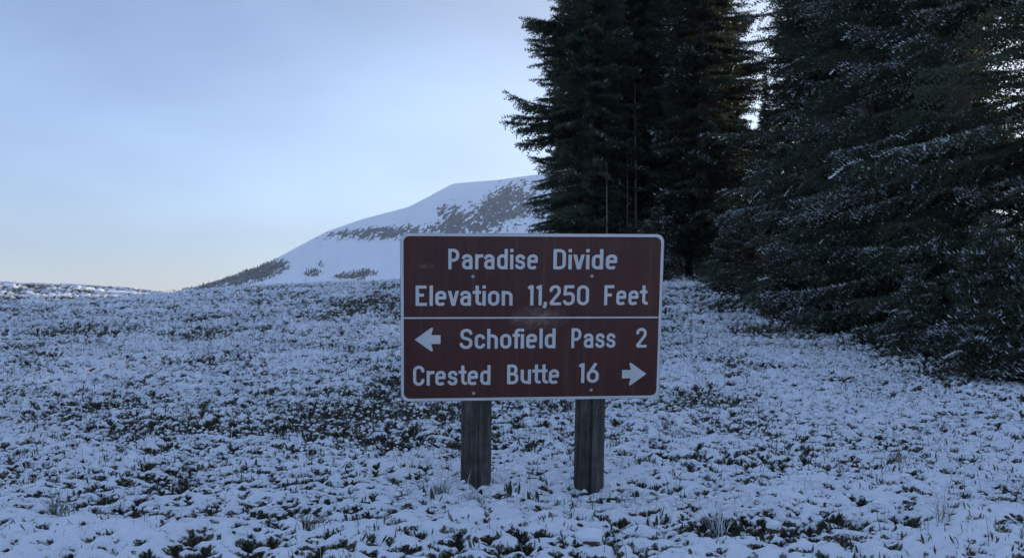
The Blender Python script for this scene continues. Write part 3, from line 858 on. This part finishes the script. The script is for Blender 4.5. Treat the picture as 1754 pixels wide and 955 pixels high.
def arrow(x0, x1, zc, h, flip):
    w = x1 - x0
    pts = [(0, 0), (.66, .5), (.74, .44), (.665, .18), (1.0, .18), (1.0, -.18), (.665, -.18), (.74, -.44), (.66, -.5)]
    pts = [(0, 0), (.63, .49), (.68, .50), (.705, .46), (.64, .185), (1.0, .185), (1.0, -.185), (.64, -.185), (.705, -.46), (.68, -.5), (.63, -.49)]
    V = [((x1 - px_ * w) if flip else (x0 + px_ * w), -.0010, zc + pz * h) for px_, pz in pts]
    f = tuple(range(len(V)))
    o = obj('arrow', pymesh('arrow', V, [f if flip else f[::-1]], [m_white]), panel)
    return o
arrow(-.6819, -.534, -.1245, .138, False)['label'] = 'white arrow pointing left'
arrow(.5336, .6799, -.3395, .1356, True)['label'] = 'white arrow pointing right'
for bx, bz in ((-.350, .240), (.340, .242), (-.341, -.443), (.351, -.432)):
    V = []; seg = 8
    for rr, yy in ((.0098, -.0008), (.0098, -.003), (.0062, -.0055)):
        for q in range(seg):
            a = 2 * np.pi * q / seg; V.append((rr * math.cos(a), yy, rr * math.sin(a)))
    Fs = [(i * seg + q, (i + 1) * seg + q, (i + 1) * seg + (q + 1) % seg, i * seg + (q + 1) % seg) for i in range(2) for q in range(seg)] + [tuple(range(2 * seg, 3 * seg))]
    o = obj('bolt', pymesh('bolt', V, Fs, [m_bolt]), panel); o.location = (bx, 0, bz)

# ---- posts
m_post, n, l, b = new_mat('weathered_post_wood')
t = noise_node(n, l, 34, 6, .7, 'Object', (1, 1, .07))
r = n.new('ShaderNodeValToRGB')
for i_, (p_, c_) in enumerate(((.30, (.030, .027, .025)), (.50, (.085, .078, .070)), (.72, (.20, .185, .165)))):
    e = r.color_ramp.elements[i_] if i_ < 2 else r.color_ramp.elements.new(p_)
    e.position = p_; e.color = (*c_, 1)
l.new(t.outputs['Fac'], r.inputs['Fac'])
t2 = noise_node(n, l, 7, 5, .65)
r2 = ramp2(n, l, t2.outputs['Fac'], (.45, .45, .46), (1.25, 1.22, 1.18))
mxp = n.new('ShaderNodeMix'); mxp.data_type = 'RGBA'; mxp.blend_type = 'MULTIPLY'; mxp.inputs['Factor'].default_value = 1
l.new(r.outputs['Color'], mxp.inputs['A']); l.new(r2.outputs['Color'], mxp.inputs['B'])
l.new(mxp.outputs['Result'], b.inputs['Base Color'])
b.inputs['Roughness'].default_value = .9; b.inputs['Specular IOR Level'].default_value = .2
add_bump(n, l, b, t.outputs['Fac'], .8, .006)
def post(x, seed, crack):
    rs = np.random.RandomState(seed)
    seg = 96; rows = 60
    a = -np.pi / 2 + (np.arange(seg) / seg - .5) * 2 * np.pi
    z = np.linspace(-.28, HC + .40, rows)
    A, Z = np.meshgrid(a, z)
    rr = .0905 + .002 * perlin(A * 2.2, Z * 1.5, seed) + .0012 * perlin(A * 9, Z * 2, seed + 1)
    for c0, dep, wid in crack:
        ca = c0 + .05 * perlin(Z * 1.7, Z * 0 + .3, seed + 3) + .02 * perlin(Z * 9, Z * 0 + .3, seed + 4)
        rr = rr - dep * np.exp(-((A - ca) / wid) ** 2)
    V = np.stack([rr * np.cos(A), rr * np.sin(A), Z], -1).reshape(-1, 3)
    idx = np.arange(rows * seg).reshape(rows, seg)
    nxt = np.roll(idx, -1, 1)
    Fq = np.stack([idx[:-1], nxt[:-1], nxt[1:], idx[1:]], -1).reshape(-1, 4)
    o = obj('post', mesh_np('post', V, Fq, True, [m_post]), sign)
    o.location = (x, .004 + .0925, 0)
    return o
post(-.320, 5, [(-np.pi / 2 + .13, .020, .05), (-np.pi / 2 - .7, .002, .04)])
post(.368, 9, [(-np.pi / 2 - .12, .028, .055), (-np.pi / 2 + .75, .002, .05)])

# ------------------------------------------------------------------ meadow plants and small things
rs = np.random.RandomState(101)
def scatter(nn, y0, y1, power=1.0, wide=.64):
    y = np.exp(rs.uniform(math.log(y0), math.log(y1), nn)) if power == 1 else y0 + (y1 - y0) * rs.rand(nn) ** power
    x = rs.uniform(-wide, wide, nn) * y
    return x, y

def in_posts(x, y, rad=.105):
    c, s_ = math.cos(yaw), math.sin(yaw)
    bad = np.zeros(len(x), bool)
    for lx in (-.320, .368):
        p = sign.matrix_world @ Vector((lx, .0965, .05))
        bad |= (np.hypot(x - p.x, y - p.y) < rad)
    return bad
bpy.context.view_layer.update()

def grass(name, nn, y0, y1, hmin, hmax, wid, mats, clump_scale, thr, seed, bend=.5, label=None, hold=.12):
    x, y = scatter(nn, y0, y1)
    cl = perlin(x / clump_scale, y / clump_scale, seed) + .5 * perlin(x / (clump_scale * .3), y / (clump_scale * .3), seed + 1)
    keep = (cl + rs.uniform(-.25, .25, nn) > thr) & ~in_posts(x, y)
    keep &= ~((x > 5.2 + .06 * (y - 9)) & (y > 9))
    keep &= rs.rand(nn) < np.clip((y / 6.5) ** 3, .08, 1)
    keep &= soil_spot(x, y) < .35 + .3 * rs.rand(nn)
    keep &= rs.rand(nn) < hold + (1 - hold) * (1 - sstep(.25, .75, relief(x, y)[1]))
    x, y = x[keep], y[keep]; nn = len(x)
    z = ground_z(x, y) - .015
    h = rs.uniform(hmin, hmax, nn) * (.6 + .4 * rs.rand(nn))
    a = rs.uniform(0, 2 * np.pi, nn); lean = rs.uniform(.05, bend, nn) * h
    wv = wid * (1 + y / 14) * rs.uniform(.6, 1.3, nn)
    fa = rs.uniform(-.8, .8, nn)      # blade face direction
    wx, wy = np.cos(fa) * wv, np.sin(fa) * wv
    dx, dy = np.cos(a) * lean, np.sin(a) * lean
    p0 = np.stack([x - wx, y - wy, z], -1); p1 = np.stack([x + wx, y + wy, z], -1)
    m0 = np.stack([x - wx * .7 + dx * .3, y - wy * .7 + dy * .3, z + h * .6], -1); m1 = np.stack([x + wx * .7 + dx * .3, y + wy * .7 + dy * .3, z + h * .6], -1)
    tp = np.stack([x + dx, y + dy, z + h * (1 - .25 * (lean / h) ** 2)], -1)
    V = np.stack([p0, p1, m1, m0, tp], 1).reshape(-1, 3)
    b0 = np.arange(nn)[:, None] * 5
    F = np.concatenate([b0 + [0, 1, 2], b0 + [0, 2, 3], b0 + [3, 2, 4]], 1).reshape(-1, 3)
    mi = np.repeat(rs.randint(0, len(mats), nn), 3)
    o = obj(name, mesh_np(name, V, F, False, mats, mi))
    return tag(o, label, 'grass', kind='stuff')

m_g1 = mat_noise('green_grass', (.030, .042, .018), (.075, .085, .035), 5, .7)
m_g2 = mat_noise('olive_grass', (.045, .045, .022), (.11, .10, .05), 5, .8)
m_g3 = mat_noise('straw_grass', (.11, .09, .055), (.24, .20, .12), 5, .8)
m_g4 = mat_noise('dark_stems', (.015, .012, .010), (.05, .04, .03), 5, .8)
m_gf = mat_noise('frosted_grass', (.16, .17, .13), (.42, .43, .40), 9, .8)
m_gs = mat_noise('snow_coated_blade', SNOW_A, SNOW_B, 20, .7, 0, None, None, .2)
grass("short_grass", 220000, 3.5, 16, .02, .075, .0014, [m_g1, m_g2, m_g4, m_gf, m_gf], .6, -.1, 201, .9, 'short green and olive grass poking through the snow')
grass('meadow_grass', 110000, 8, 36, .03, .12, .0016, [m_g1, m_g2, m_gf, m_g3, m_gf], 1.4, -.05, 211, .9, 'longer mixed grass across the far meadow')
grass('dry_stems', 11000, 3.6, 20, .07, .24, .0010, [m_g3, m_g4, m_g2, m_gs], .9, .15, 221, .6, 'thin dry stems standing out of the snow', .8)
grass('crest_grass', 42000, 16, 39, .04, .15, .0012, [m_g3, m_g2, m_gf, m_g2], 3.0, .10, 231, .4, 'straw coloured grass along the crest of the meadow', .35)

x, y = None, None
grass('left_meadow_grass', 36000, 13, 34, .06, .19, .0011, [m_g3, m_g2, m_gf, m_g2], 2.4, -.15, 241, .5, 'olive and straw grass in the far left of the meadow', .75)

# small blobs of snow caught on the plants
ico_t = (1 + 5 ** .5) / 2
IV = np.array([(-1, ico_t, 0), (1, ico_t, 0), (-1, -ico_t, 0), (1, -ico_t, 0), (0, -1, ico_t), (0, 1, ico_t), (0, -1, -ico_t), (0, 1, -ico_t), (ico_t, 0, -1), (ico_t, 0, 1), (-ico_t, 0, -1), (-ico_t, 0, 1)]) / math.sqrt(1 + ico_t ** 2)
IF = np.array([(0, 11, 5), (0, 5, 1), (0, 1, 7), (0, 7, 10), (0, 10, 11), (1, 5, 9), (5, 11, 4), (11, 10, 2), (10, 7, 6), (7, 1, 8), (3, 9, 4), (3, 4, 2), (3, 2, 6), (3, 6, 8), (3, 8, 9), (4, 9, 5), (2, 4, 11), (6, 2, 10), (8, 6, 7), (9, 8, 1)])
nn = 26000
x, y = scatter(nn, 4.6, 32)
cl = perlin(x / .45, y / .45, 301) + .6 * perlin(x / .14, y / .14, 302)
keep = (cl + rs.uniform(-.2, .2, nn) > .02) & ~in_posts(x, y, .22) & ~((x > 5.0 + .06 * (y - 9)) & (y > 9))
x, y = x[keep], y[keep]; nn = len(x)
sz = rs.uniform(.004, .011, nn) * (1 + y / 11)
z = ground_z(x, y) + rs.uniform(.0, .07, nn)
jit = rs.uniform(.45, 1.45, (nn, 12, 1))
V = IV[None] * jit * sz[:, None, None] * np.array([1.2, 1.0, .72])
V = V + np.stack([x, y, z], -1)[:, None, :]
F = (np.arange(nn)[:, None, None] * 12 + IF[None]).reshape(-1, 3)
m_clump = mat_noise('caught_snow', SNOW_A, SNOW_B, 20, .75, .004, 120, None, .2)
tag(obj('caught_snow', mesh_np('caught_snow', V.reshape(-1, 3), F, True, [m_clump])), 'small lumps of snow caught on the low plants', 'snow', kind='stuff')

# broad upright leaves
def leaf_soup(x, y, ln, seed_mats, name, label, tilt=(.1, .6)):
    nn = len(x); z = ground_z(x, y) - .008
    a = rs.uniform(0, 2 * np.pi, nn); ti = rs.uniform(*tilt, nn)
    d = np.stack([np.cos(a) * np.sin(ti), np.sin(a) * np.sin(ti), np.cos(ti)], -1)
    fa = rs.uniform(-1.0, 1.0, nn)
    w = np.stack([np.cos(fa), np.sin(fa), np.zeros(nn)], -1)
    fold = np.stack([np.sin(fa) * .2, -np.cos(fa) * .2, np.zeros(nn)], -1)
    b0 = np.stack([x, y, z], -1); L_ = ln[:, None]
    m = b0 + d * L_ * .5 + fold * L_ * .12
    lft = b0 + d * L_ * .52 - w * L_ * .11; rgt = b0 + d * L_ * .52 + w * L_ * .11
    tp = b0 + d * L_ - fold * L_ * .2
    V = np.stack([b0, lft, m, rgt, tp], 1).reshape(-1, 3)
    k0 = np.arange(nn)[:, None] * 5
    F = np.concatenate([k0 + [0, 2, 1], k0 + [0, 3, 2], k0 + [1, 2, 4], k0 + [2, 3, 4]], 1).reshape(-1, 3)
    mi = np.repeat(rs.randint(0, len(seed_mats), nn), 4)
    return tag(obj(name, mesh_np(name, V, F, False, seed_mats, mi)), label, 'plants', kind='stuff')
m_l1 = mat_noise('dark_leaf', (.028, .036, .018), (.07, .08, .04), 8, .6)
m_l2 = mat_noise('olive_leaf', (.06, .062, .028), (.13, .12, .06), 8, .7)
m_l3 = mat_noise('brown_leaf', (.04, .028, .018), (.10, .07, .045), 8, .8)
cx_, cy_ = scatter(26000, 3.6, 24)
keep = (perlin(cx_ / .9, cy_ / .9, 401) + .6 * perlin(cx_ / .22, cy_ / .22, 402) + .4 * perlin(cx_ / 4, cy_ / 4, 403) > .10) & ~((cx_ > 5.0) & (cy_ > 9)) & (soil_spot(cx_, cy_) < .3) & (rs.rand(26000) < np.clip((cy_ / 5.5) ** 2, .2, 1)) & (rs.rand(26000) < .08 + .92 * (1 - sstep(.2, .7, relief(cx_, cy_)[1])))
cx_, cy_ = cx_[keep], cy_[keep]
rep = rs.randint(2, 6, len(cx_))
x = np.repeat(cx_, rep) + rs.normal(0, .022, rep.sum()); y = np.repeat(cy_, rep) + rs.normal(0, .022, rep.sum())
kp = ~in_posts(x, y); x, y = x[kp], y[kp]
leaf_soup(x, y, rs.uniform(.02, .06, len(x)), [m_l1, m_l1, m_l2, m_l3, m_gf, m_gf], 'low_leaves', 'small upright leaves poking through the snow')

# single leafy plants large enough to pick out
lm = []
for v_ in range(4):
    L_ = 1.0
    V = [(0, 0, 0), (-.10, .0, .25), (0, .035, .28), (.10, 0, .25), (-.15, .02, .55), (0, .06, .58), (.15, .02, .55), (-.08, .0, .82), (0, .02, .84), (.08, 0, .82), (.02 * (v_ - 1.5), -.06 - .03 * v_, 1.0)]
    Fs = [(0, 2, 1), (0, 3, 2), (1, 2, 5, 4), (2, 3, 6, 5), (4, 5, 8, 7), (5, 6, 9, 8), (7, 8, 10), (8, 9, 10)]
    lm.append(pymesh('leaf', V, Fs, [(m_l1, m_l1, m_l2, m_g1)[v_]], True))
def leafy_plant(x, y, size, nl, seed, label, group='leafy plants in the snow'):
    r_ = np.random.RandomState(seed)
    root = bpy.data.objects.new('leafy_plant', None); C.objects.link(root)
    root.location = (x, y, float(ground_z(np.array([x]), np.array([y]))[0]) - .01)
    for q in range(nl):
        o = obj('leaf', lm[r_.randint(4)], root)
        L_ = size * r_.uniform(.6, 1.15)
        o.scale = (L_ * r_.uniform(.45, .8), L_, L_)
        o.rotation_euler = (r_.uniform(-.55, .3), r_.uniform(-.45, .45), r_.uniform(-1.2, 1.2))
        o.location = (r_.normal(0, .25 * size), r_.normal(0, .2 * size), 0)
    tag(root, label, 'plant', group)
PL = [(.02, 5.05, .10, 9, 'dark green leafy plant between the two sign posts'), (.12, 4.95, .07, 6, 'smaller leafy plant just right of the one between the posts'),
      (-.44, 4.85, .09, 7, 'leafy plant at the foot of the left sign post'), (.55, 5.05, .08, 5, 'leafy plant close right of the right sign post'),
      (-2.05, 5.25, .09, 8, 'dark leafy clump in a hollow left of the sign'), (-1.05, 6.1, .10, 6, 'green upright leaves standing left of the sign panel'),
      (-1.55, 6.7, .11, 6, 'tall leafy plant in the left meadow')]
for i_, (x, y, sz_, nl, lab) in enumerate(PL):
    leafy_plant(x, y, sz_, nl, 900 + i_, lab)
r_ = np.random.RandomState(61)
for i_ in range(44):
    y = math.exp(r_.uniform(math.log(4.0), math.log(9.5))); x = r_.uniform(-.55, .56) * y
    if abs(x - .1) < .5 and y < 5.6:
        x += 1.3
    leafy_plant(x, y, r_.uniform(.045, .085), r_.randint(3, 7), 1000 + i_, 'small upright leafy plant poking through the meadow snow', 'small leafy plants scattered in the meadow')

# tufts of dry and frosted grass that stand out singly
def grass_tuft(x, y, size, nb, mats, seed, label):
    r_ = np.random.RandomState(seed)
    root = bpy.data.objects.new('grass_tuft', None); C.objects.link(root)
    root.location = (x, y, float(ground_z(np.array([x]), np.array([y]))[0]) - .015)
    for mi_, m_ in enumerate(mats):
        V, Fs = [], []
        for q in range(nb // len(mats)):
            a = r_.uniform(0, 2 * np.pi); L_ = size * r_.uniform(.5, 1.15); le = r_.uniform(.1, .95)
            bx_, by_ = r_.normal(0, .16 * size), r_.normal(0, .13 * size)
            w_ = r_.uniform(.0012, .0026); fa = r_.uniform(-.7, .7); wx_, wy_ = w_ * math.cos(fa), w_ * math.sin(fa)
            o0 = len(V)
            for st_ in range(4):
                u = st_ / 3; out = le * L_ * u ** 1.7; zz = L_ * (u - .45 * le * u * u)
                k_ = 1 - .8 * u
                V += [(bx_ + math.cos(a) * out - wx_ * k_, by_ + math.sin(a) * out - wy_ * k_, zz), (bx_ + math.cos(a) * out + wx_ * k_, by_ + math.sin(a) * out + wy_ * k_, zz)]
            Fs += [(o0 + 2 * q2, o0 + 2 * q2 + 1, o0 + 2 * q2 + 3, o0 + 2 * q2 + 2) for q2 in range(3)]
        obj('blades', pymesh('blades', V, Fs, [m_]), root)
    tag(root, label, 'grass', 'grass tufts in the snow')
GT = [(-.40, 5.02, .15, 60, [m_g3, m_gf], 'dry grass tuft against the left sign post'), (-.62, 4.98, .12, 50, [m_g2, m_gf], 'olive grass tuft left of the left sign post'),
      (.62, 5.12, .13, 40, [m_g3, m_gf], 'dry grass tuft against the right sign post'), (-.20, 4.90, .11, 50, [m_g1, m_gf], 'green grass tuft just right of the left sign post'),
      (1.05, 4.58, .17, 70, [m_gf, m_gs], 'frosted grass tuft behind the bare earth right of the sign'), (1.35, 4.75, .13, 50, [m_gf, m_g2], 'smaller frosted tuft right of the bare earth'),
      (-1.0, 4.35, .13, 40, [m_g3, m_g4], 'thin dry grass tuft in the left foreground'), (2.15, 4.45, .16, 45, [m_g3, m_gs], 'pale dry grass tuft in the right foreground'),
      (-2.3, 4.5, .18, 60, [m_g2, m_gf], 'olive grass tuft near the left edge'), (-1.95, 5.3, .13, 60, [m_g4, m_g1], 'dark grass tuft in the hollow at left'),
      (-2.9, 8.3, .22, 60, [m_g2, m_g3], 'tall olive grass tuft in the left middle meadow'), (-1.1, 6.4, .17, 60, [m_g1, m_gf], 'green grass tuft left of the sign panel'),
      (2.6, 6.0, .15, 50, [m_g3, m_gf], 'dry grass tuft in the right middle meadow'), (1.25, 7.2, .2, 40, [m_g2, m_g1], 'green grass tuft just right of the sign panel')]
for i_, (x, y, sz_, nb, ms_, lab) in enumerate(GT):
    grass_tuft(x, y, sz_, nb, ms_, 3000 + i_, lab)

# stones
m_stone = mat_noise('brown_stone', (.06, .04, .03), (.20, .13, .095), 9, .9, .006, 30)
def stone(x, y, sx, sy, sz_, seed, label, rot=0):
    r_ = np.random.RandomState(seed)
    nu, nv = 20, 12
    u = np.arange(nu) / nu * 2 * np.pi; v = np.linspace(-np.pi / 2, np.pi / 2, nv)
    U, W_ = np.meshgrid(u, v)
    P_ = np.stack([np.cos(W_) * np.cos(U), np.cos(W_) * np.sin(U), np.sin(W_)], -1)
    P_ = np.sign(P_) * np.abs(P_) ** .9
    nz = .16 * perlin(P_[..., 0] * 1.6 + 3 * P_[..., 2] + seed, P_[..., 1] * 1.6 + seed, 5) + .06 * perlin(P_[..., 0] * 5 + P_[..., 2] * 4, P_[..., 1] * 5, 8)
    P_ = P_ * (1 + nz)[..., None] * np.array([sx, sy, sz_])
    idx = np.arange(nu * nv).reshape(nv, nu); nx = np.roll(idx, -1, 1)
    Fq = np.stack([idx[:-1], nx[:-1], nx[1:], idx[1:]], -1).reshape(-1, 4)
    root = bpy.data.objects.new('stone', None); C.objects.link(root)
    root.location = (x, y, float(base_height(np.array([x]), np.array([y]))[0]) - .045); root.rotation_euler = (0, 0, rot)
    obj('rock', mesh_np('rock', P_.reshape(-1, 3), Fq, True, [m_stone]), root)
    up = P_.reshape(-1, 3).copy(); msk = W_.reshape(-1) > .35
    cap = up * np.array([.96, .96, 1.0]) + np.where(msk, .016, -.02)[:, None] * np.array([0, 0, 1.0])
    obj('snow_cap', mesh_np('snow_cap', cap, Fq[(np.repeat(np.arange(nv - 1), nu) >= 6)], True, [m_tsnow]), root)
    tag(root, label, 'stone', 'stones in the snow')
stone(.37, 4.26, .085, .07, .065, 3, 'brown snow-capped stone in front of the right sign post', .3)
stone(1.33, 4.52, .05, .04, .035, 6, 'small brown stone beside the bare earth right of the sign', 1.0)

# ------------------------------------------------------------------ thin cold haze over the whole place
m_haze = bpy.data.materials.new('haze_air'); m_haze.use_nodes = True
n, l = m_haze.node_tree.nodes, m_haze.node_tree.links
n.clear()
mo = n.new('ShaderNodeOutputMaterial'); pv = n.new('ShaderNodeVolumePrincipled')
pv.inputs['Color'].default_value = (.72, .86, 1.0, 1)
pv.inputs['Density'].default_value = .00020
pv.inputs['Anisotropy'].default_value = .0
l.new(pv.outputs['Volume'], mo.inputs['Volume'])
x0, x1, y0, y1, z0, z1 = -20000.0, 20000.0, -500.0, 3100.0, -60.0, 205.0
x0, x1 = float(GX.min()) - 20, float(GX.max()) + 20
V = [(x, y, z) for z in (z0, z1) for y in (y0, y1) for x in (x0, x1)]
Fs = [(0, 2, 3, 1), (4, 5, 7, 6), (0, 1, 5, 4), (2, 6, 7, 3), (0, 4, 6, 2), (1, 3, 7, 5)]
tag(obj('haze', pymesh('haze', V, Fs, [m_haze])), 'thin pale haze over the far slopes', 'haze', kind='stuff')
